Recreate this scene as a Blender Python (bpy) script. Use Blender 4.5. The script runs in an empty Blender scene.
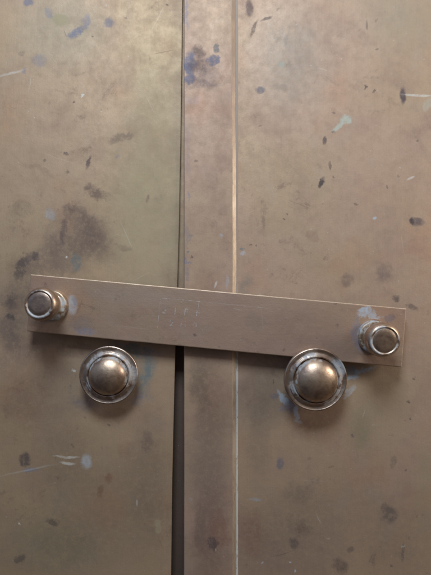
import bpy, bmesh, math, random
from mathutils import Vector, Matrix
random.seed(7)
scene = bpy.context.scene
C = scene.collection

# ------------------------------------------------------------------ camera, light, exposure
S = 0.0004          # metres on the door plane per photograph pixel
D = 0.180           # camera distance from the doors
CX, CY = 215.5, 287.5
cam_d = bpy.data.cameras.new("camera"); cam = bpy.data.objects.new("camera", cam_d); C.objects.link(cam)
cam.location = (0, -D, 0); cam.rotation_euler = (math.radians(90), 0, 0)
cam_d.sensor_fit = 'VERTICAL'; cam_d.sensor_height = 24
cam_d.lens = 24 * D / (575 * S)
cam_d.clip_start = 0.005; cam_d.clip_end = 50
cam_d.dof.use_dof = True; cam_d.dof.focus_distance = D - 0.003; cam_d.dof.aperture_fstop = 6.0
scene.camera = cam
scene.render.resolution_x = 768; scene.render.resolution_y = 1024

world = bpy.data.worlds.new("World"); scene.world = world; world.use_nodes = True
wn = world.node_tree.nodes; wl = world.node_tree.links
bg = wn['Background']
tc = wn.new('ShaderNodeTexCoord'); sp = wn.new('ShaderNodeSeparateXYZ'); cr = wn.new('ShaderNodeValToRGB')
mr = wn.new('ShaderNodeMapRange'); mr.inputs['From Min'].default_value = -1; mr.inputs['From Max'].default_value = 1
wl.new(tc.outputs['Generated'], sp.inputs[0]); wl.new(sp.outputs['Z'], mr.inputs['Value'])
wl.new(mr.outputs[0], cr.inputs[0])
mr2 = wn.new('ShaderNodeMapRange'); mr2.inputs['From Min'].default_value = -0.8; mr2.inputs['From Max'].default_value = 0.8
wl.new(sp.outputs['X'], mr2.inputs['Value'])
cr2 = wn.new('ShaderNodeValToRGB'); wl.new(mr2.outputs[0], cr2.inputs[0])
cr2.color_ramp.elements[0].color = (0.95, 1.2, 1.65, 1); cr2.color_ramp.elements[1].color = (1.35, 1.02, 0.75, 1)
ka = cr2.color_ramp.elements.new(0.5); ka.color = (0.95, 0.9, 0.9, 1)
mm = wn.new('ShaderNodeMix'); mm.data_type = 'RGBA'; mm.blend_type = 'MULTIPLY'; mm.inputs[0].default_value = 1
wl.new(cr.outputs[0], mm.inputs[6]); wl.new(cr2.outputs[0], mm.inputs[7]); wl.new(mm.outputs[2], bg.inputs['Color'])
e = cr.color_ramp.elements
e[0].position = 0.0; e[0].color = (0.10, 0.08, 0.07, 1)
e[1].position = 1.0; e[1].color = (0.75, 0.80, 0.92, 1)
k = e.new(0.45); k.color = (0.15, 0.125, 0.11, 1)
k = e.new(0.62); k.color = (0.42, 0.43, 0.46, 1)
bg.inputs['Strength'].default_value = 0.38

def area(name, loc, target, size, size_y, power, col):
    l = bpy.data.lights.new(name, 'AREA'); l.shape = 'RECTANGLE'; l.size = size; l.size_y = size_y
    l.energy = power; l.color = col
    o = bpy.data.objects.new(name, l); C.objects.link(o); o.location = loc
    o.rotation_euler = (Vector(target) - Vector(loc)).to_track_quat('-Z', 'Y').to_euler()
    return o
area('window_light', (-0.02, -0.23, 0.26), (0, 0, 0.02), 0.11, 0.10, 0.90, (0.82, 0.92, 1.0))
area('room_light', (0.38, -0.15, 0.12), (0, 0, 0.02), 0.11, 0.14, 0.66, (1.0, 0.90, 0.78))
scene.view_settings.view_transform = 'Standard'; scene.view_settings.look = 'None'
scene.view_settings.exposure = 0.2; scene.view_settings.gamma = 1.0

# ------------------------------------------------------------------ helpers
def P(px, py, h=0.0):
    k = (D - h) / D
    return Vector(((px - CX) * S * k, -h, (CY - py) * S * k))

def link_bm(name, bm, mats, parent=None, loc=(0, 0, 0), smooth=True):
    me = bpy.data.meshes.new(name); bm.normal_update(); bm.to_mesh(me); bm.free()
    for m in (mats if isinstance(mats, (list, tuple)) else [mats]): me.materials.append(m)
    if smooth:
        for p in me.polygons: p.use_smooth = True
    o = bpy.data.objects.new(name, me); C.objects.link(o); o.location = loc
    if parent: o.parent = parent
    return o

def thing(name, label, cat, loc, group=None):
    o = bpy.data.objects.new(name, None); C.objects.link(o); o.location = loc
    o.empty_display_size = 0.02
    o['label'] = label; o['category'] = cat
    if group: o['group'] = group
    return o

def lathe_bm(prof, n=96, wob=0.0):
    """profile of (radius, height); height runs towards the viewer (-Y)"""
    bm = bmesh.new(); rings = []
    for r, h in prof:
        if r < 1e-7:
            rings.append([bm.verts.new((0, -h, 0))]); continue
        ring = []
        for i in range(n):
            a = 2 * math.pi * i / n
            rr = r * (1 + wob * math.sin(2 * a + 0.6) + wob * 0.6 * math.sin(5 * a + h * 900))
            ring.append(bm.verts.new((rr * math.cos(a), -h, rr * math.sin(a))))
        rings.append(ring)
    for a, b in zip(rings, rings[1:]):
        if len(a) == 1 and len(b) == 1: continue
        for i in range(n):
            j = (i + 1) % n
            if len(a) == 1: bm.faces.new((a[0], b[i], b[j]))
            elif len(b) == 1: bm.faces.new((a[i], b[0], a[j]))
            else: bm.faces.new((a[i], b[i], b[j], a[j]))
    bmesh.ops.recalc_face_normals(bm, faces=bm.faces)
    return bm

def spline(pts, n=6):
    """Catmull-Rom through profile points; a point repeated stays a corner"""
    out = []
    for i in range(len(pts) - 1):
        p0 = pts[max(i - 1, 0)]; p1 = pts[i]; p2 = pts[i + 1]; p3 = pts[min(i + 2, len(pts) - 1)]
        if p1 == p2: continue
        for s in range(n):
            t = s / n
            out.append(tuple(0.5 * ((2 * b) + (-a + c) * t + (2 * a - 5 * b + 4 * c - d) * t * t + (-a + 3 * b - 3 * c + d) * t ** 3)
                             for a, b, c, d in zip(p0, p1, p2, p3)))
    out.append(pts[-1])
    return [(max(r, 0.0), h) for r, h in out]

def prism_bm(poly, y0, y1, bev, seg=3):
    """poly = list of (x, z); front at y=-y1, back at y=-y0"""
    bm = bmesh.new()
    b = [bm.verts.new((x, -y0, z)) for x, z in poly]; f = [bm.verts.new((x, -y1, z)) for x, z in poly]
    n = len(poly); bm.faces.new(b[::-1]); ff = bm.faces.new(f)
    for i in range(n): bm.faces.new((b[i], b[(i + 1) % n], f[(i + 1) % n], f[i]))
    bmesh.ops.recalc_face_normals(bm, faces=bm.faces)
    if bev > 0:
        bmesh.ops.bevel(bm, geom=list(ff.edges), offset=bev, segments=seg, profile=0.5, affect='EDGES')
    return bm

# ------------------------------------------------------------------ materials
class NT:
    def __init__(s, name):
        s.m = bpy.data.materials.new(name); s.m.use_nodes = True
        s.n = s.m.node_tree.nodes; s.l = s.m.node_tree.links
        s.b = s.n['Principled BSDF']
    def new(s, t, **kw):
        n = s.n.new(t)
        for k_, v in kw.items(): setattr(n, k_, v)
        return n
    def put(s, sock, v):
        if isinstance(v, bpy.types.NodeSocket): s.l.new(v, sock)
        elif isinstance(v, (tuple, list)) and len(v) == 3 and sock.type == 'RGBA': sock.default_value = (*v, 1)
        else: sock.default_value = v
    def math(s, op, a, b=0.5, clamp=False):
        n = s.new('ShaderNodeMath', operation=op, use_clamp=clamp); s.put(n.inputs[0], a); s.put(n.inputs[1], b); return n.outputs[0]
    def vmath(s, op, a, b=None, scale=None):
        n = s.new('ShaderNodeVectorMath', operation=op); s.put(n.inputs[0], a)
        if b is not None: s.put(n.inputs[1], b)
        if scale is not None: n.inputs['Scale'].default_value = scale
        return n.outputs['Value'] if op in ('LENGTH', 'DISTANCE') else n.outputs[0]
    def noise(s, vec, scale, detail=4, rough=0.55, dist=0.0, color=False):
        n = s.new('ShaderNodeTexNoise'); s.put(n.inputs['Vector'], vec); n.inputs['Scale'].default_value = scale
        n.inputs['Detail'].default_value = detail; n.inputs['Roughness'].default_value = rough; n.inputs['Distortion'].default_value = dist
        return n.outputs['Color'] if color else n.outputs[0]
    def mapr(s, v, a, b, c=0.0, d=1.0, smooth=True):
        n = s.new('ShaderNodeMapRange'); n.interpolation_type = 'SMOOTHSTEP' if smooth else 'LINEAR'
        s.put(n.inputs['Value'], v)
        for k_, x in zip(('From Min', 'From Max', 'To Min', 'To Max'), (a, b, c, d)): n.inputs[k_].default_value = x
        return n.outputs[0]
    def mix(s, f, a, b, mode='MIX'):
        n = s.new('ShaderNodeMix', data_type='RGBA', blend_type=mode); s.put(n.inputs[0], f); s.put(n.inputs[6], a); s.put(n.inputs[7], b)
        return n.outputs[2]
    def mapping(s, vec, loc=(0, 0, 0), rot=(0, 0, 0), scale=(1, 1, 1), vt='POINT'):
        n = s.new('ShaderNodeMapping', vector_type=vt); s.put(n.inputs[0], vec)
        n.inputs['Location'].default_value = loc; n.inputs['Rotation'].default_value = rot; n.inputs['Scale'].default_value = scale
        return n.outputs[0]

PURPLE = (0.115, 0.085, 0.088); DARK = (0.055, 0.045, 0.05); BLUE = (0.14, 0.165, 0.26); PALEBLUE = (0.42, 0.49, 0.57)
VERDI = (0.43, 0.47, 0.41); WHITE = (0.62, 0.62, 0.58); RUST_SHADE = (0.20, 0.10, 0.065); OLIVE = (0.34, 0.30, 0.19); BROWN = (0.17, 0.125, 0.10)
TEAL = (0.10, 0.17, 0.20)

def brass_sheet(name, base, blobs, h=0.0, rough=(0.58, 0.74), brush=(1, 1, 0.04), seed=0.0, metal=0.34, brush_rot=0.0):
    """aged brass. blobs: (px, py, rx, ry, degrees, colour, strength, raggedness) in photograph pixels on that plane"""
    t = NT(name)
    g = t.new('ShaderNodeNewGeometry')
    p = t.vmath('SCALE', g.outputs['Position'], scale=1 / S)      # 1 unit = 1 photograph pixel on the doors
    q = t.vmath('ADD', p, (seed * 531, seed * 97, seed * 313))
    big = t.noise(q, 0.0065, 3, 0.5); mid = t.noise(q, 0.022, 5, 0.6, 0.6); fin = t.noise(q, 0.12, 4, 0.65); gr = t.noise(q, 0.9, 3, 0.7)
    c = t.mix(t.mapr(big, 0.40, 0.62), base, tuple(x * y for x, y in zip(base, (0.98, 1.01, 0.93))))
    c = t.mix(t.mapr(mid, 0.44, 0.70, 0, 0.42), c, tuple(x * y for x, y in zip(base, (0.70, 0.66, 0.76))))
    mid2 = t.noise(t.vmath('ADD', q, (77, 5, 400)), 0.03, 4, 0.6, 0.3)
    c = t.mix(t.mapr(mid2, 0.52, 0.72, 0, 0.35), c, tuple(x * y for x, y in zip(base, (0.90, 1.02, 1.12))))
    mid3 = t.noise(t.vmath('ADD', q, (-477, 25, 100)), 0.014, 4, 0.55, 0.3)
    c = t.mix(t.mapr(mid3, 0.54, 0.70, 0, 0.35), c, tuple(x * y for x, y in zip(base, (1.02, 0.78, 0.66))))
    c = t.mix(t.mapr(fin, 0.35, 0.75, 0, 0.26), c, tuple(x * 0.62 for x in base))
    # fine clustered tarnish pitting
    pit = t.noise(t.vmath('ADD', q, (610, 9, -220)), 0.055, 8, 0.78, 0.5); pz = t.noise(t.vmath('ADD', q, (10, 9, 777)), 0.009, 2, 0.5)
    c = t.mix(t.math('MULTIPLY', t.mapr(pit, 0.53, 0.68), t.mapr(pz, 0.42, 0.62, 0.05, 0.55)), c, tuple(x * y for x, y in zip(base, (0.42, 0.38, 0.42))))
    # brushed grain
    st = t.mapping(q, rot=(0, brush_rot, 0), scale=brush)
    br = t.noise(st, 0.9, 3, 0.7)
    c = t.mix(t.mapr(br, 0.3, 0.7, 0, 0.10), c, tuple(x * 1.35 for x in base))
    c = t.mix(t.mapr(gr, 0.35, 0.75, 0, 0.13), c, tuple(x * 0.6 for x in base))
    # small random specks
    sn = t.noise(t.vmath('ADD', q, (900, 3, 50)), 0.16, 2, 0.5)
    sm = t.noise(t.vmath('ADD', q, (300, 3, 850)), 0.012, 2, 0.5)
    speck = t.math('MULTIPLY', t.mapr(sn, 0.655, 0.78), t.mapr(sm, 0.46, 0.66))
    c = t.mix(t.math('MULTIPLY', speck, 0.35), c, DARK)
    sw = t.noise(t.vmath('ADD', q, (-200, 3, 150)), 0.30, 1, 0.5)
    c = t.mix(t.mapr(sw, 0.765, 0.81, 0, 0.25), c, WHITE)
    # placed stains and painted shadows
    w1 = t.noise(q, 0.055, 5, 0.68, color=True)
    w1 = t.vmath('SUBTRACT', w1, (0.5, 0.5, 0.5))
    w2 = t.noise(q, 0.35, 4, 0.7, color=True); w2 = t.vmath('SUBTRACT', w2, (0.5, 0.5, 0.5))
    dry = t.noise(t.vmath('ADD', q, (40, 0, 12)), 0.22, 4, 0.75)
    total = None
    dist = {}
    for (bx, by, rx, ry, deg, col, stg, rag) in blobs:
        if max(rx, ry) < 4: rx *= 0.85; ry *= 0.75; stg *= 0.85; rag = max(rag, 0.4)     # tiny flecks: smaller, ragged
        key = round(rag, 1)
        if key not in dist:
            v = t.vmath('ADD', p, t.vmath('SCALE', w1, scale=34 * rag))
            dist[key] = t.vmath('ADD', v, t.vmath('SCALE', w2, scale=7 * rag))
        k_ = (D - h) / D
        mp = t.mapping(dist[key], loc=((bx - CX) * k_, 0, (CY - by) * k_), rot=(0, math.radians(deg), 0), scale=(rx, 1e5, ry), vt='TEXTURE')
        ln = t.vmath('LENGTH', mp)
        soft = (0.5 if max(rx, ry) < 20 else 0.25) if rag < 0.85 else 0.1
        m = t.mapr(ln, soft, 1.15, 1.0, 0.0)
        m = t.math('MULTIPLY', m, t.mapr(dry, 0.28, 0.58, 0.45, 1.0))
        m = t.math('MULTIPLY', m, min(1.0, stg * 1.05))
        c = t.mix(m, c, col)
        if stg > 0.45: total = m if total is None else t.math('MAXIMUM', total, m)
    t.put(t.b.inputs['Base Color'], c)
    r = t.mapr(t.math('ADD', t.math('MULTIPLY', mid, 0.5), t.math('MULTIPLY', fin, 0.5)), 0.3, 0.7, rough[0], rough[1])
    mt = metal
    if total is not None:
        r = t.math('ADD', r, t.math('MULTIPLY', total, 0.25)); mt = t.math('MULTIPLY_ADD', total, -0.3)
        mt.node.inputs[2].default_value = metal
    t.put(t.b.inputs['Roughness'], r); t.put(t.b.inputs['Metallic'], mt)
    # uneven surface
    hsum = t.math('ADD', t.math('MULTIPLY', t.noise(q, 0.014, 2, 0.4), 6.0), t.math('ADD', t.math('MULTIPLY', fin, 0.6), t.math('MULTIPLY', br, 0.08)))
    hsum = t.math('ADD', hsum, t.math('MULTIPLY', gr, 0.18))
    bp = t.new('ShaderNodeBump'); bp.inputs['Strength'].default_value = 0.35; bp.inputs['Distance'].default_value = S * 1.0
    t.put(bp.inputs['Height'], hsum); t.put(t.b.inputs['Normal'], bp.outputs[0])
    return t.m

def brass_knob(name, base, ring, lo=0.2, hi=0.42, res=1.0, side=None):
    """turned brass worn bright, polish residue packed in the groove (ring = radii in m of the groove)"""
    t = NT(name)
    tc_ = t.new('ShaderNodeTexCoord'); ob = tc_.outputs['Object']
    q = t.vmath('SCALE', ob, scale=1 / S)
    inf = t.new('ShaderNodeObjectInfo')
    q2 = t.vmath('ADD', q, t.vmath('SCALE', inf.outputs['Location'], scale=3000))
    mid = t.noise(q2, 0.07, 4, 0.6, 0.4); fin = t.noise(q2, 0.35, 4, 0.65); gr = t.noise(q2, 1.4, 3, 0.7)
    c = t.mix(t.mapr(mid, 0.38, 0.66), base, tuple(x * y for x, y in zip(base, (0.62, 0.58, 0.62))))
    c = t.mix(t.mapr(fin, 0.45, 0.75, 0, 0.4), c, tuple(x * 0.5 for x in base))
    # radius from the knob's own axis
    flat = t.vmath('MULTIPLY', ob, (1, 0, 1)); rad = t.vmath('LENGTH', flat)
    mask = None
    for (r0, w, st) in ring:
        d = t.math('ABSOLUTE', t.math('SUBTRACT', rad, r0))
        m = t.mapr(d, w * 0.35, w, 1, 0)
        m = t.math('MULTIPLY', m, st)
        mask = m if mask is None else t.math('MAXIMUM', mask, m)
    blot = t.mapr(t.noise(t.vmath('ADD', q2, (31, 7, 3)), 0.075, 3, 0.6), 0.46, 0.60)
    mask = t.math('MULTIPLY', mask, t.math('MULTIPLY', blot, t.mapr(fin, 0.30, 0.55, 0.3, 1)))
    if side is not None:
        dx, dz, r0, w0, st = side          # crust caked on one side of the flange
        dv = t.vmath('DISTANCE', t.vmath('ADD', flat, t.vmath('SCALE', t.vmath('SUBTRACT', t.noise(q2, 0.09, 4, 0.65, color=True), (0.5, 0.5, 0.5)), scale=w0 * 1.6)), (dx * r0, 0, dz * r0))
        m2 = t.math('MULTIPLY', t.mapr(dv, w0 * 0.4, w0 * 1.1, 1, 0), t.mapr(fin, 0.32, 0.5, 0.35, 1))
        mask = t.math('MAXIMUM', mask, t.math('MULTIPLY', m2, st))
    c = t.mix(t.math('MULTIPLY', mask, 0.85 * res), c, (0.40, 0.45, 0.50))
    t.put(t.b.inputs['Base Color'], c)
    t.put(t.b.inputs['Metallic'], t.math('SUBTRACT', 0.96, t.math('MULTIPLY', mask, 0.8 * res)))
    t.put(t.b.inputs['Roughness'], t.math('ADD', t.mapr(fin, 0.3, 0.7, lo, hi), t.math('MULTIPLY', mask, 0.4)))
    bp = t.new('ShaderNodeBump'); bp.inputs['Strength'].default_value = 0.2; bp.inputs['Distance'].default_value = S
    t.put(bp.inputs['Height'], t.math('ADD', t.math('MULTIPLY', mid, 1.6), t.math('ADD', t.math('MULTIPLY', fin, 0.5), t.math('MULTIPLY', gr, 0.15))))
    t.put(t.b.inputs['Normal'], bp.outputs[0])
    return t.m

SMUDGE_SHADE = (0.15, 0.105, 0.088)
left_blobs = [
    (150, 215, 52, 150, 0, OLIVE, 0.55, 0.5), (160, 90, 40, 80, 0, OLIVE, 0.22, 0.5), (60, 30, 60, 50, 0, (0.30, 0.31, 0.25), 0.3, 0.8),
    (60, 20, 9, 7, 0, OLIVE, 0.8, 0.3), (76, 33, 11, 5, -35, BLUE, 0.70, 0.5), (86, 22, 5, 8, 20, BLUE, 0.45, 0.5), (49, 14, 4, 8, 0, BLUE, 0.35, 0.5),
    (108, 23, 7, 6, 0, BLUE, 0.50, 0.4), (28, 2, 6, 5, 0, BLUE, 0.6, 0.4), (39, 61, 9, 8, 0, BLUE, 0.35, 0.3), (25, 71, 3, 3, 0, BLUE, 0.5, 0.3),
    (8, 74, 22, 1.6, -15, WHITE, 0.40, 0.1), (22, 53, 4, 3, 0, BROWN, 0.4, 0.3),
    (123, 138, 16, 5, -22, BROWN, 0.55, 0.5), (66, 155, 3, 3.4, 20, PURPLE, 0.85, 0.2), (89, 163, 2.0, 8, 20, PURPLE, 0.8, 0.3), (118, 157, 2.5, 2.5, 0, BLUE, 0.4, 0.2),
    (45, 160, 2, 2, 0, PURPLE, 0.6, 0.2), (68, 172, 3, 2, 0, PURPLE, 0.6, 0.2), (40, 168, 26, 3, 18, PURPLE, 0.20, 0.7),
    (98, 193, 19, 6, 20, SMUDGE_SHADE, 0.75, 0.85), (88, 190, 6, 8, 0, SMUDGE_SHADE, 0.5, 0.85), (72, 210, 9, 7, 40, SMUDGE_SHADE, 0.7, 0.85), (84, 222, 20, 12, 45, SMUDGE_SHADE, 0.70, 0.9), (96, 236, 20, 20, 20, SMUDGE_SHADE, 0.72, 0.9), (75, 235, 44, 40, 30, SMUDGE_SHADE, 0.35, 0.9), (20, 300, 30, 60, 0, SMUDGE_SHADE, 0.40, 0.9), (90, 244, 36, 26, 20, SMUDGE_SHADE, 0.45, 0.9), (56, 256, 46, 20, -10, SMUDGE_SHADE, 0.45, 0.9), (45, 268, 50, 12, 0, SMUDGE_SHADE, 0.40, 0.9), (64, 228, 4, 18, 10, SMUDGE_SHADE, 0.5, 0.6), (112, 300, 80, 22, 0, SMUDGE_SHADE, 0.25, 0.9),
    (63, 236, 5, 22, 10, PURPLE, 0.5, 0.6), (50, 214, 6, 7, 0, PALEBLUE, 0.30, 0.5), (52, 245, 8, 22, -12, PURPLE, 0.35, 0.8), (78, 262, 7, 10, 0, TEAL, 0.45, 0.6),
    (30, 258, 22, 8, -35, PURPLE, 0.5, 0.9), (20, 270, 6, 15, 15, DARK, 0.60, 0.7), (12, 300, 16, 9, 0, DARK, 0.65, 0.9), (30, 255, 9, 5, 10, DARK, 0.5, 0.8), (10, 335, 18, 40, 0, SMUDGE_SHADE, 0.7, 0.9), (30, 350, 26, 16, 0, SMUDGE_SHADE, 0.5, 0.9), (70, 352, 22, 10, 10, SMUDGE_SHADE, 0.5, 0.9), (12, 316, 7, 5, 20, DARK, 0.6, 0.7),  # smudges; the one beside the left knob paints shadow under the bar
    (20, 210, 15, 10, 0, BROWN, 0.2, 0.8), (126, 247, 8, 4, -10, BROWN, 0.4, 0.5), (148, 199, 2, 5, 20, BROWN, 0.6, 0.2), (66, 258, 1.6, 1.6, 0, WHITE, 0.9, 0.1),
    (82, 96, 2, 2, 0, WHITE, 0.95, 0.1), (75, 101, 2, 2, 0, DARK, 0.6, 0.2), (92, 36, 1.6, 1.6, 0, DARK, 0.7, 0.2), (83, 117, 3, 3, 0, BROWN, 0.4, 0.3), (149, 58, 2, 3, 0, DARK, 0.35, 0.2),
    (108, 6, 1.6, 1.6, 0, WHITE, 0.8, 0.1), (127, 16, 2, 2, 0, DARK, 0.4, 0.2),
    # around the latch and below
    (145, 372, 12, 34, 8, TEAL, 0.75, 0.9), (128, 348, 22, 8, 10, TEAL, 0.7, 0.9), (150, 352, 16, 7, 10, BLUE, 0.35, 0.9), (138, 398, 12, 8, -30, BLUE, 0.5, 0.9),
    (84, 402, 20, 7, 20, BLUE, 0.30, 0.9), (74, 371, 1.8, 1.8, 0, WHITE, 0.95, 0.1), (112, 414, 22, 8, 0, RUST_SHADE, 0.35, 0.8),
    (30, 400, 34, 30, 0, RUST_SHADE, 0.22, 0.8), (60, 450, 40, 60, 0, BROWN, 0.30, 0.9), (150, 480, 26, 90, 0, BROWN, 0.30, 0.8), (60, 545, 80, 44, 0, (0.13, 0.13, 0.085), 0.50, 0.9), (110, 500, 90, 70, 0, BROWN, 0.30, 0.9), (20, 400, 40, 60, 0, RUST_SHADE, 0.25, 0.9),
    (25, 459, 6, 8, 0, DARK, 0.75, 0.4), (31, 470, 8, 3, 0, BLUE, 0.6, 0.4), (66, 457, 14, 1.5, 3, WHITE, 0.55, 0.2), (67, 463, 8, 1.6, 5, WHITE, 0.6, 0.2),
    (28, 470, 34, 1.2, -12, WHITE, 0.28, 0.1), (87, 462, 7, 8, 0, PALEBLUE, 0.55, 0.5), (110, 477, 6, 5, -30, RUST_SHADE, 0.65, 0.4), (101, 492, 3, 8, 10, RUST_SHADE, 0.45, 0.4),
    (52, 522, 7, 4, 10, DARK, 0.55, 0.5), (20, 558, 7, 6, 0, DARK, 0.5, 0.6), (137, 503, 1.2, 4, 0, WHITE, 0.4, 0.1), (20, 523, 1.6, 1.6, 0, WHITE, 0.8, 0.1), (158, 527, 4, 9, 0, OLIVE, 0.6, 0.4),
    (148, 440, 6, 12, 0, PURPLE, 0.35, 0.6), (125, 450, 9, 12, 0, RUST_SHADE, 0.2, 0.7), (168, 300, 8, 50, 0, BROWN, 0.25, 0.7),
]
right_blobs = [
    (249, 8, 5, 9, 0, PURPLE, 0.70, 0.3), (254, 28, 2.0, 10, 22, DARK, 0.55, 0.2), (267, 19, 7, 1.7, -18, DARK, 0.6, 0.2), (281, 64, 4, 4, 0, VERDI, 0.6, 0.4),
    (287, 42, 4, 8, 0, PURPLE, 0.30, 0.6), (261, 90, 6, 4, -10, (0.12, 0.12, 0.17), 0.65, 0.4), (280, 88, 10, 5, 0, BROWN, 0.35, 0.5),
    (346, 118, 7, 5, -25, VERDI, 0.85, 0.5), (338, 126, 8, 3, -45, VERDI, 0.75, 0.3), (334, 131, 2, 2.5, 0, DARK, 0.6, 0.2), (365, 87, 2, 3.2, 10, DARK, 0.8, 0.2), (373, 90, 2, 2, 0, DARK, 0.75, 0.2),
    (403, 96, 3.5, 10, 0, PURPLE, 0.95, 0.25), (418, 95, 16, 1.6, 2, WHITE, 0.6, 0.15), (428, 104, 5, 8, 30, VERDI, 0.35, 0.5), (325, 141, 2.5, 5, 10, PURPLE, 0.8, 0.2),
    (367, 25, 1.5, 6, 0, DARK, 0.45, 0.2), (378, 50, 2, 2, 0, DARK, 0.5, 0.1), (419, 140, 2, 2, 0, DARK, 0.5, 0.1), (259, 125, 2, 2, 0, DARK, 0.4, 0.1),
    (330, 165, 1.6, 5, -10, DARK, 0.6, 0.2), (322, 182, 2.6, 6, 20, DARK, 0.85, 0.3), (334, 176, 1.4, 2, 0, DARK, 0.6, 0.1), (283, 218, 1.8, 1.8, 0, DARK, 0.7, 0.1), (287, 213, 1.6, 1.6, 0, DARK, 0.6, 0.1),
    (417, 221, 8, 5, 0, PURPLE, 0.75, 0.3), (412, 221, 2.4, 4, 0, DARK, 0.7, 0.2), (376, 218, 3.5, 2, -30, PALEBLUE, 0.8, 0.2), (388, 187, 1.8, 2, 0, DARK, 0.6, 0.1), (399, 176, 2, 1.6, 0, DARK, 0.4, 0.1), (411, 178, 5, 1.2, -25, WHITE, 0.5, 0.1),
    (357, 205, 1.8, 1.8, 0, DARK, 0.5, 0.1), (251, 245, 2, 1.6, 0, DARK, 0.8, 0.1), (257, 245, 1.6, 1.6, 0, DARK, 0.7, 0.1), (242, 250, 3, 2.4, 0, TEAL, 0.7, 0.3), (242, 254, 3, 3, 0, PALEBLUE, 0.6, 0.2), (264, 222, 2, 8, 0, BROWN, 0.45, 0.3),
    (312, 236, 7, 8, 0, RUST_SHADE, 0.25, 0.4), (384, 275, 12, 12, 20, PURPLE, 0.50, 0.9), (348, 280, 6, 9, 30, PURPLE, 0.45, 0.6), (245, 285, 12, 16, 0, (0.13, 0.17, 0.17), 0.40, 0.9), (323, 258, 2, 2, 0, BROWN, 0.5, 0.1),
    (290, 60, 50, 70, 0, (0.26, 0.28, 0.26), 0.30, 0.9), (400, 20, 50, 40, 0, (0.24, 0.26, 0.20), 0.25, 0.9),
    # beside and below the latch
    (397, 297, 5, 4, 0, DARK, 0.65, 0.5), (411, 308, 7, 3, 30, DARK, 0.45, 0.5), (352, 378, 16, 3.5, -35, PALEBLUE, 0.95, 0.9), (364, 371, 12, 3, -10, PALEBLUE, 0.9, 0.7), (349, 370, 8, 5, 0, (0.2, 0.26, 0.34), 0.6, 0.7), (353, 374, 12, 8, -20, (0.25, 0.30, 0.36), 0.55, 0.9), (348, 392, 9, 3, -50, PALEBLUE, 0.5, 0.6),
    (285, 400, 4, 14, -30, PALEBLUE, 0.85, 0.8), (290, 410, 9, 9, 0, BLUE, 0.5, 0.8), (297, 414, 4, 8, -10, PALEBLUE, 0.95, 0.7), (299, 422, 5, 2, 20, PALEBLUE, 0.8, 0.4), (276, 396, 8, 4, 20, BLUE, 0.45, 0.7), (277, 352, 9, 6, 0, DARK, 0.65, 0.6),  # crust, then a dark patch painting shadow at the knob's upper left
    (310, 425, 20, 8, 0, RUST_SHADE, 0.25, 0.7), (385, 405, 40, 60, 0, OLIVE, 0.30, 0.7), (360, 430, 14, 26, 0, (0.20, 0.21, 0.12), 0.35, 0.7),  # first entry paints the shadow below the right knob in rust brown
    (413, 378, 2, 2, 0, DARK, 0.6, 0.1), (408, 402, 2.2, 1.6, 0, DARK, 0.8, 0.1), (411, 418, 2.2, 1.8, 0, DARK, 0.8, 0.1), (405, 421, 1.6, 1.4, 0, DARK, 0.6, 0.1), (352, 436, 2.4, 2.4, 0, DARK, 0.75, 0.1),
    (280, 463, 5, 6, 0, (0.11, 0.11, 0.15), 0.65, 0.4), (254, 500, 7, 2, 5, PALEBLUE, 0.45, 0.3), (389, 515, 10, 9, 20, DARK, 0.65, 0.4), (384, 508, 5, 6, 0, DARK, 0.35, 0.4),
    (302, 528, 12, 12, -20, DARK, 0.40, 0.9), (294, 544, 6, 7, 0, DARK, 0.70, 0.4), (300, 495, 18, 12, 0, BROWN, 0.4, 0.9), (403, 552, 1.8, 12, 5, DARK, 0.55, 0.2), (392, 566, 2, 2, 0, DARK, 0.5, 0.1),
    (252, 534, 18, 30, 0, RUST_SHADE, 0.60, 0.7), (280, 540, 70, 70, 0, BROWN, 0.35, 0.9), (262, 380, 34, 50, 0, BROWN, 0.35, 0.9), (400, 540, 60, 60, 0, BROWN, 0.25, 0.9), (310, 420, 40, 26, 0, RUST_SHADE, 0.35, 0.9), (291, 563, 2, 2, 0, PALEBLUE, 0.8, 0.1), (262, 563, 2, 2, 0, PALEBLUE, 0.6, 0.1), (294, 572, 2, 2, 0, PALEBLUE, 0.8, 0.1), (328, 539, 2.4, 1.4, 0, WHITE, 0.5, 0.1),  # includes painted shadow: brown under the bar, rust brown below the right knob
    (340, 565, 9, 8, 0, DARK, 0.45, 0.6), (350, 550, 4, 4, 0, DARK, 0.35, 0.4), (260, 440, 16, 50, 0, BROWN, 0.25, 0.8), (425, 480, 14, 60, 0, OLIVE, 0.35, 0.6), (345, 500, 70, 60, 0, BROWN, 0.20, 0.9), (395, 462, 3, 8, 10, DARK, 0.25, 0.5),
    (310, 460, 3, 2, 0, DARK, 0.25, 0.1), (405, 470, 1.6, 1.4, 0, DARK, 0.6, 0.1), (404, 545, 2, 1.4, 0, WHITE, 0.4, 0.1),
]
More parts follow.
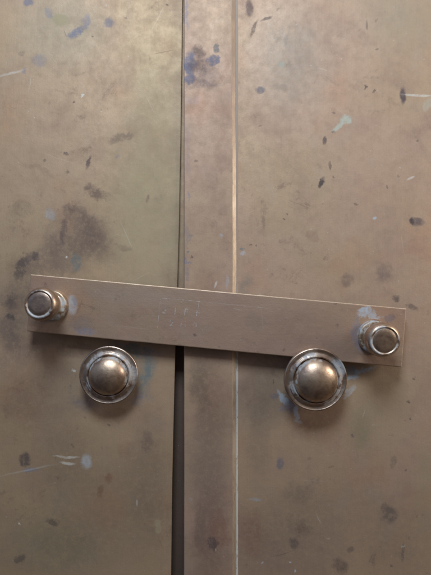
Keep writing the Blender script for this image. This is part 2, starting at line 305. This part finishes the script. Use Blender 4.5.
strip_blobs = [
    (187, 14, 3, 22, 0, BLUE, 0.45, 0.5), (190, 66, 6, 15, 0, BLUE, 0.78, 0.7), (189, 80, 7, 4, 0, BLUE, 0.70, 0.5), (198, 52, 8, 6, 10, PURPLE, 0.6, 0.6), (212, 60, 6, 5, -15, BLUE, 0.70, 0.6),
    (198, 66, 9, 10, 0, PURPLE, 0.5, 0.7), (216, 48, 3, 5, 25, (0.12, 0.14, 0.17), 0.7, 0.3), (205, 84, 22, 6, 0, PURPLE, 0.45, 0.7), (226, 72, 4, 16, 10, RUST_SHADE, 0.30, 0.7), (206, 74, 24, 20, 0, PURPLE, 0.42, 0.7), (205, 290, 18, 30, 0, RUST_SHADE, 0.2, 0.8), (222, 130, 12, 50, 0, RUST_SHADE, 0.15, 0.7), (210, 440, 24, 160, 0, BROWN, 0.30, 0.8),
    (192, 100, 8, 6, 0, BLUE, 0.18, 0.8), (197, 161, 2, 2.5, 0, DARK, 0.5, 0.1), (188, 197, 1.5, 6, 0, BLUE, 0.35, 0.4), (186, 236, 3, 14, 0, BLUE, 0.25, 0.6), (187, 260, 3, 4, 0, BLUE, 0.55, 0.5), (191, 261, 2.5, 1.6, 0, BLUE, 0.7, 0.3),
    (193, 257, 1.8, 1.8, 0, DARK, 0.7, 0.2), (188, 252, 2.5, 2, 0, TEAL, 0.6, 0.3), (186, 275, 2, 12, 0, BLUE, 0.3, 0.5), (190, 236, 3, 2, 0, TEAL, 0.4, 0.3), (188, 150, 3, 30, 0, BLUE, 0.20, 0.6),
    (222, 236, 2, 2.4, 0, PALEBLUE, 0.4, 0.2), (216, 285, 1.2, 4, 20, WHITE, 0.5, 0.1), (227, 282, 2, 8, 0, PALEBLUE, 0.3, 0.3), (212, 200, 16, 30, 0, BROWN, 0.15, 0.8),
    (200, 385, 12, 40, 0, (0.13, 0.12, 0.09), 0.4, 0.8), (208, 470, 22, 70, 0, BROWN, 0.5, 0.8), (208, 400, 26, 50, 0, RUST_SHADE, 0.30, 0.9), (210, 545, 26, 60, 0, (0.17, 0.10, 0.085), 0.45, 0.9), (220, 530, 12, 24, 0, RUST_SHADE, 0.50, 0.7), (212, 543, 5, 8, 0, DARK, 0.65, 0.5), (199, 530, 8, 30, 0, BROWN, 0.4, 0.8), (215, 549, 1.6, 1.6, 0, WHITE, 0.4, 0.1),
    (190, 500, 2, 3, 0, PALEBLUE, 0.3, 0.1),
]
bar_blobs = [
    (71, 306, 6, 10, 8, PALEBLUE, 0.6, 0.5), (74, 303, 3, 6, 0, BLUE, 0.4, 0.4), (86, 330, 13, 5, 5, BLUE, 0.58, 0.6), (82, 322, 14, 9, 0, BLUE, 0.22, 0.5),
    (195, 336, 2.2, 2.2, 0, DARK, 0.75, 0.1), (218, 346, 1.8, 1.8, 0, DARK, 0.6, 0.1), (336, 302, 3, 2, 0, DARK, 0.6, 0.3), (366, 313, 11, 5, -12, PALEBLUE, 0.8, 0.8), (376, 314, 9, 4, 20, PALEBLUE, 0.6, 0.8), (357, 330, 5, 15, 0, BLUE, 0.5, 0.6),
    (361, 344, 6, 9, 0, BLUE, 0.5, 0.4), (390, 318, 6, 4, 0, BLUE, 0.4, 0.4), (317, 338, 2, 2, 0, DARK, 0.6, 0.1), (300, 325, 50, 20, 0, BROWN, 0.18, 0.8), (130, 295, 60, 12, 5, PALEBLUE, 0.10, 0.6),
    (225, 304, 30, 0.7, 5.0, WHITE, 0.2, 0.05), (130, 327, 30, 0.6, 8, WHITE, 0.14, 0.05), (262, 318, 14, 0.7, 85, WHITE, 0.12, 0.05), (255, 320, 14, 12, 0, (0.24, 0.20, 0.19), 0.25, 0.9), (30, 322, 8, 8, 0, BROWN, 0.4, 0.6),
]
BAR_ROT = math.atan2(34, 377)
H_BAR0, H_BAR1 = 0.0040, 0.0062
H_STRIP = 0.0018
def wear(blobs, x0, x1, n, sd):
    rd = random.Random(sd)
    for _ in range(n):
        x, y = rd.uniform(x0, x1), rd.uniform(0, 575)
        if rd.random() < 0.6: blobs.append((x, y, rd.uniform(4, 20), rd.uniform(0.45, 0.7), rd.choice([rd.uniform(-30, 30), rd.uniform(60, 120)]), rd.choice([WHITE, DARK, (0.5, 0.42, 0.33)]), rd.uniform(0.18, 0.34), 0.1))
        else: blobs.append((x, y, rd.uniform(1.0, 2.2), rd.uniform(1.0, 2.6), rd.uniform(0, 90), rd.choice([DARK, PURPLE, BROWN]), rd.uniform(0.35, 0.7), 0.2))
wear(left_blobs, 2, 172, 16, 5); wear(right_blobs, 242, 430, 16, 8); wear(bar_blobs, 85, 350, 10, 9)
BANDS = [150, 262, 352, 440]        # photo rows where a sheet changes to the next band's list of stains and painted shadows (same metal either side)
def banded(name, base, blobs, seed):
    ms = []
    lim = [-1e4] + BANDS + [1e4]
    for lo, hi in zip(lim, lim[1:]):
        sel = [q for q in blobs if q[1] + max(q[2], q[3]) * 1.3 + 20 * q[7] + 4 > lo and q[1] - max(q[2], q[3]) * 1.3 - 20 * q[7] - 4 < hi]
        ms.append(brass_sheet(name, base, sel, seed=seed))
    return ms
def cut_bands(bm):
    for y in BANDS:
        z = (CY - y) * S
        bmesh.ops.bisect_plane(bm, geom=bm.verts[:] + bm.edges[:] + bm.faces[:], plane_co=(0, 0, z), plane_no=(0, 0, 1))
    for f in bm.faces:
        y = CY - f.calc_center_median().z / S
        f.material_index = sum(1 for q in BANDS if y > q)
    return bm
m_left = banded('aged_brass_left_door', (0.43, 0.310, 0.212), left_blobs, 0.3)
m_right = banded('aged_brass_right_door', (0.42, 0.298, 0.218), right_blobs, 1.7)
m_strip = brass_sheet('aged_brass_edge_strip', (0.42, 0.295, 0.22), strip_blobs, h=H_STRIP, seed=2.9)
m_bar = brass_sheet('brushed_brass_bar', (0.48, 0.342, 0.262), bar_blobs, h=H_BAR1, rough=(0.42, 0.54), brush=(0.03, 1, 1), seed=4.2, metal=0.6, brush_rot=-BAR_ROT)
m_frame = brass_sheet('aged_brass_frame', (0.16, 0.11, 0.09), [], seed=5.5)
m_gap_strip = brass_sheet('added_gap_strip_brass', (0.42, 0.31, 0.21), [], seed=6.1)
# bright scraped bevel with whitish deposit along its foot
t = NT('worn_brass_edge')
g = t.new('ShaderNodeNewGeometry'); p = t.vmath('SCALE', g.outputs['Position'], scale=1 / S)
n1 = t.noise(t.mapping(p, scale=(1, 1, 0.25)), 0.5, 4, 0.7); n2 = t.noise(p, 0.03, 3)
c = t.mix(t.mapr(n1, 0.35, 0.7), (0.60, 0.47, 0.34), (0.44, 0.34, 0.25)); c = t.mix(t.mapr(n2, 0.5, 0.7, 0, 0.6), c, (0.64, 0.54, 0.43))
se = t.new('ShaderNodeSeparateXYZ'); t.put(se.inputs[0], p)
n3 = t.noise(p, 0.02, 3, 0.6)
c = t.mix(t.math('MULTIPLY', t.mapr(se.outputs['Z'], 60, 210, 0, 1.0), t.mapr(n3, 0.35, 0.6, 0.5, 0.95)), c, (0.33, 0.26, 0.22))   # tarnish left on the upper part of the edge
t.put(t.b.inputs['Base Color'], c); t.b.inputs['Metallic'].default_value = 0.6; t.b.inputs['Roughness'].default_value = 0.5
m_edge = t.m
t = NT('pale_polish_deposit')
g = t.new('ShaderNodeNewGeometry'); p = t.vmath('SCALE', g.outputs['Position'], scale=1 / S)
n1 = t.noise(t.mapping(p, scale=(1, 1, 0.5)), 0.35, 4, 0.7); n2 = t.noise(p, 0.02, 3)
sz = t.new('ShaderNodeSeparateXYZ'); t.put(sz.inputs[0], p)
low = t.mapr(sz.outputs['Z'], -110, 30, 1, 0.08)
c = t.mix(t.math('MULTIPLY', t.mapr(n1, 0.30, 0.46), low), (0.27, 0.22, 0.19), (0.48, 0.50, 0.50))
t.put(t.b.inputs['Base Color'], c); t.b.inputs['Metallic'].default_value = 0.1; t.b.inputs['Roughness'].default_value = 0.7
m_dep = t.m

# ------------------------------------------------------------------ doors and the frame behind
ZT, ZB = 0.36, -0.36
XL, XR = -0.30, 0.30
DOOR_T = 0.0022
def X(px): return (px - CX) * S

cabinet = thing('brass_cabinet', 'old stained brass cabinet front, two doors meeting at a raised vertical strip', 'cabinet', (0, 0, ZB))
CAB = Vector((0, 0, ZB))
def off(bm, o):
    bmesh.ops.translate(bm, verts=bm.verts, vec=-Vector(o)); return bm
# frame: a brass-faced upright seen only through the gap
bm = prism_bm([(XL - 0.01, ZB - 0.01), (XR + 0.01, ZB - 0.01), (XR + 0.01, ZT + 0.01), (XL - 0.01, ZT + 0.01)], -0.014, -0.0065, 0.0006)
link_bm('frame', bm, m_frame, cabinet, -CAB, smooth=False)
bm = prism_bm([(X(172), (CY - 318) * S), (X(195), (CY - 318) * S), (X(195), ZT), (X(172), ZT)], -0.0034, -0.0026, 0.0002)  # added strip behind the gap, so it looks lit tan above the bar
link_bm('added_gap_strip', bm, m_gap_strip, cabinet, -CAB, smooth=False)

# left door: its free edge runs slightly askew
edge_pts = [(182.8, -600), (182.6, 0), (181.0, 120), (179.0, 230), (177.2, 290), (175.3, 350), (173.8, 410), (172.2, 480), (171.0, 575), (169, 1180)]
poly = [(XL, ZB), ] + [(X(x), ZB if i == 0 else ZT if i == len(edge_pts) - 1 else (CY - y) * S) for i, (x, y) in enumerate(edge_pts[::-1])] + [(XL, ZT)]
bm = cut_bands(prism_bm(poly, -DOOR_T, 0.0, 0.00035, 3))
door_l = link_bm('door', bm, m_left, cabinet, -CAB, smooth=False)
door_l['label'] = 'left brass door with olive-tinged sheet and purple-brown blotches'

# right door: sheet runs under the proud centre strip
bm = cut_bands(prism_bm([(X(186.5), ZB), (XR, ZB), (XR, ZT), (X(186.5), ZT)], -DOOR_T, 0.0, 0.0002, 2))
door_r = link_bm('door', bm, m_right, cabinet, -CAB, smooth=False)
door_r['label'] = 'right brass door speckled with dark spots and a pale green smear'
# strip: cross-section extruded along z with many rings so its edges wander a little
k = (D - H_STRIP) / D
prof = [(X(184.0) * k, 0.0000), (X(184.0) * k, H_STRIP - 0.0003), (X(184.35) * k, H_STRIP - 0.0001), (X(184.9) * k, H_STRIP), (X(232.4) * k, H_STRIP),
        (X(233.0) * k, H_STRIP - 0.00008), (X(236.1), 0.00055), (X(236.5), 0.0003), (X(238.0), 0.00006)]
mi = [0, 0, 0, 0, 1, 1, 2, 2]
bm = bmesh.new(); rows = []; NR = 260
for j in range(NR + 1):
    z = ZB + (ZT - ZB) * j / NR
    row = []
    for i, (x, h) in enumerate(prof):
        w = 0.00006 * math.sin(z * 61) + 0.00004 * math.sin(z * 173 + i) + random.uniform(-1, 1) * 0.00003
        if i < 4: x += 0.4 * w - 0.0004 * max(0, -z) * 1.5
        elif i == len(prof) - 1: x += random.uniform(-1, 1) * 0.00006
        else: x += w - (0.0008 * max(0.0, z - 0.02) ** 1 * 6 if i >= 4 else 0)
        row.append(bm.verts.new((x, -h - 0.00002 * math.sin(z * 40), z)))
    rows.append(row)
for a, b in zip(rows, rows[1:]):
    for i in range(len(prof) - 1):
        f = bm.faces.new((a[i], a[i + 1], b[i + 1], b[i])); f.material_index = mi[i]
bmesh.ops.recalc_face_normals(bm, faces=bm.faces)
for f in bm.faces:
    if f.normal.y > 0.2: f.normal_flip()
link_bm('edge_strip', bm, [m_strip, m_edge, m_dep], door_r, (0, 0, 0), smooth=False)

# ------------------------------------------------------------------ door knobs
def door_knob(parent, px, py, rf, rd, h_fl, tilt, side):
    rd *= 1.05
    """saucer flange with a raised ring and a domed button; px,py = centre in the photo, radii in photo pixels"""
    k_ = (D - h_fl) / D
    R = rf * S * k_; r = rd * S * k_
    c0 = P(px, py, h_fl); c0.y = 0
    m_f = brass_knob('turned_brass_flange', (0.57, 0.46, 0.37), [(r * 1.14, r * 0.20, 0.9), (R * 0.80, R * 0.16, 0.35)], 0.28, 0.40, 0.9, side=(side[0], side[1], R * 0.78, R * 0.36, side[2]))
    m_d = brass_knob('turned_brass_dome', (0.56, 0.43, 0.32), [(r * 1.0, r * 0.12, 1.0)], 0.36, 0.46)
    hf = h_fl
    # base rose + neck + flange
    prof = spline([(R * 0.60, 0.0), (R * 0.60, 0.0006), (R * 0.52, 0.0011), (R * 0.46, hf * 0.35), (R * 0.60, hf * 0.62), (R * 0.90, hf * 0.74), (R * 0.985, hf * 0.82),
                   (R * 1.0, hf * 0.90), (R * 0.985, hf * 0.95), (R * 0.955, hf * 0.975), (R * 0.92, hf * 0.955), (R * 0.86, hf * 0.94), (R * 0.78, hf * 0.965), (r * 1.24, hf * 1.00),
                   (r * 1.17, hf * 1.03), (r * 1.11, hf * 1.075), (r * 1.06, hf * 1.06), (r * 1.02, hf * 1.00), (r * 0.9, hf * 0.93)], 6)
    rot = Matrix.Rotation(math.radians(tilt[0]), 4, 'X') @ Matrix.Rotation(math.radians(tilt[1]), 4, 'Z')
    bm = lathe_bm(prof, 96, 0.004); nf = len(bm.faces)
    dp = [(r * 0.98, hf * 0.94), (r * 1.01, hf * 1.00), (r * 1.01, hf * 1.06)]
    hd = r * 0.60
    for i in range(1, 17):
        a = math.pi / 2 * i / 16
        dp.append((r * 1.01 * math.cos(a) if i < 16 else 0.0, hf * 1.06 + hd * math.sin(a)))
    b2 = lathe_bm(dp, 96, 0.003); me2 = bpy.data.meshes.new('tmp'); b2.to_mesh(me2); b2.free()
    bm.from_mesh(me2); bpy.data.meshes.remove(me2); bm.faces.ensure_lookup_table()
    for f in bm.faces[nf:]: f.material_index = 1
    kb = link_bm('door_knob', bm, [m_f, m_d], parent, c0)
    kb.rotation_euler = rot.to_euler()
    return kb
kl = door_knob(door_l, 108.0, 375.5, 29.5, 18.4, 0.0068, (0, 1.5), (0.95, 0.1, 0.7))
kl['label'] = 'smaller round knob with domed centre under the left end of the bar'
kr = door_knob(door_r, 315.6, 380.0, 32.0, 20.6, 0.0090, (0, 1.0), (0.85, 0.5, 1.0))
kr['label'] = 'larger round knob with domed centre overlapping the lower edge of the bar'

# ------------------------------------------------------------------ latch bar
bar_c = P(216.3, 321.0, H_BAR1)
bar = thing('latch_bar', 'flat brushed brass bar laid slightly tilted across both doors, pinned near both ends', 'latch bar', (bar_c.x, 0, bar_c.z))
bar.rotation_euler = (0, BAR_ROT, 0)
inv = Matrix.Rotation(BAR_ROT, 4, 'Y').inverted()
def to_bar(v):
    v = Vector((v.x - bar_c.x, v.y, v.z - bar_c.z)); return inv @ v
cs = [to_bar(P(x, y, H_BAR1)) for x, y in ((26.3, 331.3), (402.0, 367.5), (406.8, 308.5), (30.2, 274.2))]
# edges subdivided with slight wear
pts = []
for i in range(4):
    a, b = cs[i], cs[(i + 1) % 4]; n = 60 if i % 2 == 0 else 10
    for j in range(n):
        q = a.lerp(b, j / n)
        w = 0.00003 if j else 0.0
        pts.append((q.x, q.z + random.uniform(-w, w) if i % 2 == 0 else q.z))
bm = prism_bm(pts, H_BAR0, H_BAR1, 0.00042, 4)
bm.normal_update()
for f in bm.faces:
    if 0.15 < abs(f.normal.y) < 0.93: f.material_index = 2      # rubbed arris
# faint stamped letters, joined into the plate's own mesh
def add_text(bm, s, loc, size, mat_i, ang=0.0):
    cu = bpy.data.curves.new('stamp', 'FONT'); cu.body = s; cu.size = size; cu.extrude = 0.00001; cu.space_character = 1.45; cu.resolution_u = 3
    o = bpy.data.objects.new('stamp', cu); C.objects.link(o)
    bpy.context.view_layer.update()
    me = bpy.data.meshes.new_from_object(o.evaluated_get(bpy.context.evaluated_depsgraph_get()))
    M = Matrix.Translation(loc) @ Matrix.Rotation(ang, 4, 'Y') @ Matrix.Rotation(math.pi / 2, 4, 'X')
    me.transform(M)
    for p_ in me.polygons: p_.material_index = mat_i
    bm.from_mesh(me)
    bpy.data.objects.remove(o); bpy.data.curves.remove(cu); bpy.data.meshes.remove(me)
for s, x, y, sz_ in (('E I F F', 161.5, 313.2, 9.6), ('2 H 0', 169.0, 326.0, 8.4)):
    q = to_bar(P(x, y, H_BAR1)); add_text(bm, s, Vector((q.x, -H_BAR1 - 0.00001, q.z)), sz_ * S, 1)
def add_line(bm, a, b, w):
    a = to_bar(P(*a, H_BAR1)); b = to_bar(P(*b, H_BAR1)); d = Vector((b.x - a.x, 0, b.z - a.z)).normalized() * w * S; n = Vector((-d.z, 0, d.x))
    f = bm.faces.new([bm.verts.new((q.x, -H_BAR1 - 0.00002, q.z)) for q in (a - n / 2, b - n / 2, b + n / 2, a + n / 2)])
    f.material_index = 1
    if f.normal.y > 0: f.normal_flip()
for a_, b_, w_ in (((161, 298), (200, 301.5), 0.7), ((160.5, 298), (157.5, 328), 0.5), ((199, 302), (197, 316), 0.4), ((244, 306), (282, 309.5), 0.25)): add_line(bm, a_, b_, w_)
# stamp material: bar metal with worn pale edges, very low contrast
t = NT('worn_stamp')
g = t.new('ShaderNodeNewGeometry'); p = t.vmath('SCALE', g.outputs['Position'], scale=1 / S)
n1 = t.noise(p, 0.28, 4, 0.75)
c = t.mix(t.mapr(n1, 0.44, 0.60), (0.56, 0.49, 0.46), (0.78, 0.77, 0.78))
t.put(t.b.inputs['Base Color'], c); t.b.inputs['Metallic'].default_value = 0.25; t.b.inputs['Roughness'].default_value = 0.55
tr = t.new('ShaderNodeBsdfTransparent'); mx = t.new('ShaderNodeMixShader')
t.l.new(t.mapr(n1, 0.34, 0.60, 0.08, 0.48), mx.inputs[0]); t.l.new(tr.outputs[0], mx.inputs[1]); t.l.new(t.b.outputs[0], mx.inputs[2])
t.l.new(mx.outputs[0], t.n['Material Output'].inputs['Surface'])
link_bm('plate', bm, [m_bar, t.m, m_edge], bar, smooth=False)

def thumb_knob(px, py, bx, by, rc, rb, h_face, label, seed):
    """small flat-faced knob: washer on the bar, neck, rounded barrel with a grooved face. (px,py) face centre, (bx,by) foot centre in the photo"""
    foot = P(bx, by, H_BAR1); face = P(px, py, h_face)
    kf = (D - h_face) / D
    R = rc * S * kf; RB = rb * S * (D - H_BAR1) / D
    ax = face - foot; L = ax.length; ax.normalize()
    m_c = brass_knob('turned_brass_cap', (0.58, 0.455, 0.35), [(R * 0.76, R * 0.12, 1.0)], 0.28, 0.40)
    m_n = brass_knob('turned_brass_neck', (0.50, 0.39, 0.27), [(RB * 0.92, RB * 0.35, 1.0)], 0.34, 0.48)
    rt = Vector((0, -1, 0)).rotation_difference(ax)
    kn = thing('thumb_knob', label, 'knob', foot, 'small knobs holding the bar')
    kn.rotation_mode = 'QUATERNION'; kn.rotation_quaternion = rt
    # stem reaches back through the bar to the door
    prof = spline([(RB * 0.45, -0.0060), (RB * 0.45, -0.0002), (RB * 0.98, -0.0002), (RB * 1.0, 0.0002), (RB * 1.0, L * 0.10), (RB * 0.95, L * 0.16), (RB * 0.72, L * 0.18),
                   (RB * 0.66, L * 0.26), (RB * 0.64, L * 0.50), (RB * 0.64, L * 0.62)], 4)
    link_bm('neck', lathe_bm(prof, 80, 0.004), m_n, kn)
    T = min(R * 0.85, L * 0.5)
    prof = spline([(R * 0.55, L - T), (R * 0.80, L - T), (R * 0.92, L - T * 0.92), (R * 0.985, L - T * 0.72), (R * 1.0, L - T * 0.50), (R * 0.98, L - T * 0.30), (R * 0.93, L - T * 0.15), (R * 0.86, L - T * 0.05), (R * 0.80, L),
                   (R * 0.77, L + 0.00003), (R * 0.74, L - 0.00004), (R * 0.71, L - 0.0002), (R * 0.68, L - 0.00022), (R * 0.64, L - 0.00014), (R * 0.5, L + 0.00004), (R * 0.25, L + 0.00008), (0.0, L + 0.0001)], 5)
    link_bm('cap', lathe_bm(prof, 96, 0.004), m_c, kn)
    return kn
thumb_knob(39.0, 304.0, 53.5, 305.6, 17.3, 15.0, 0.0190, 'small flat-faced knob on the left end of the bar, leaning left', 3)
thumb_knob(385.0, 340.8, 374.0, 336.6, 17.8, 16.5, 0.0175, 'small flat-faced knob on the right end of the bar, ringed by bluish deposit', 4)
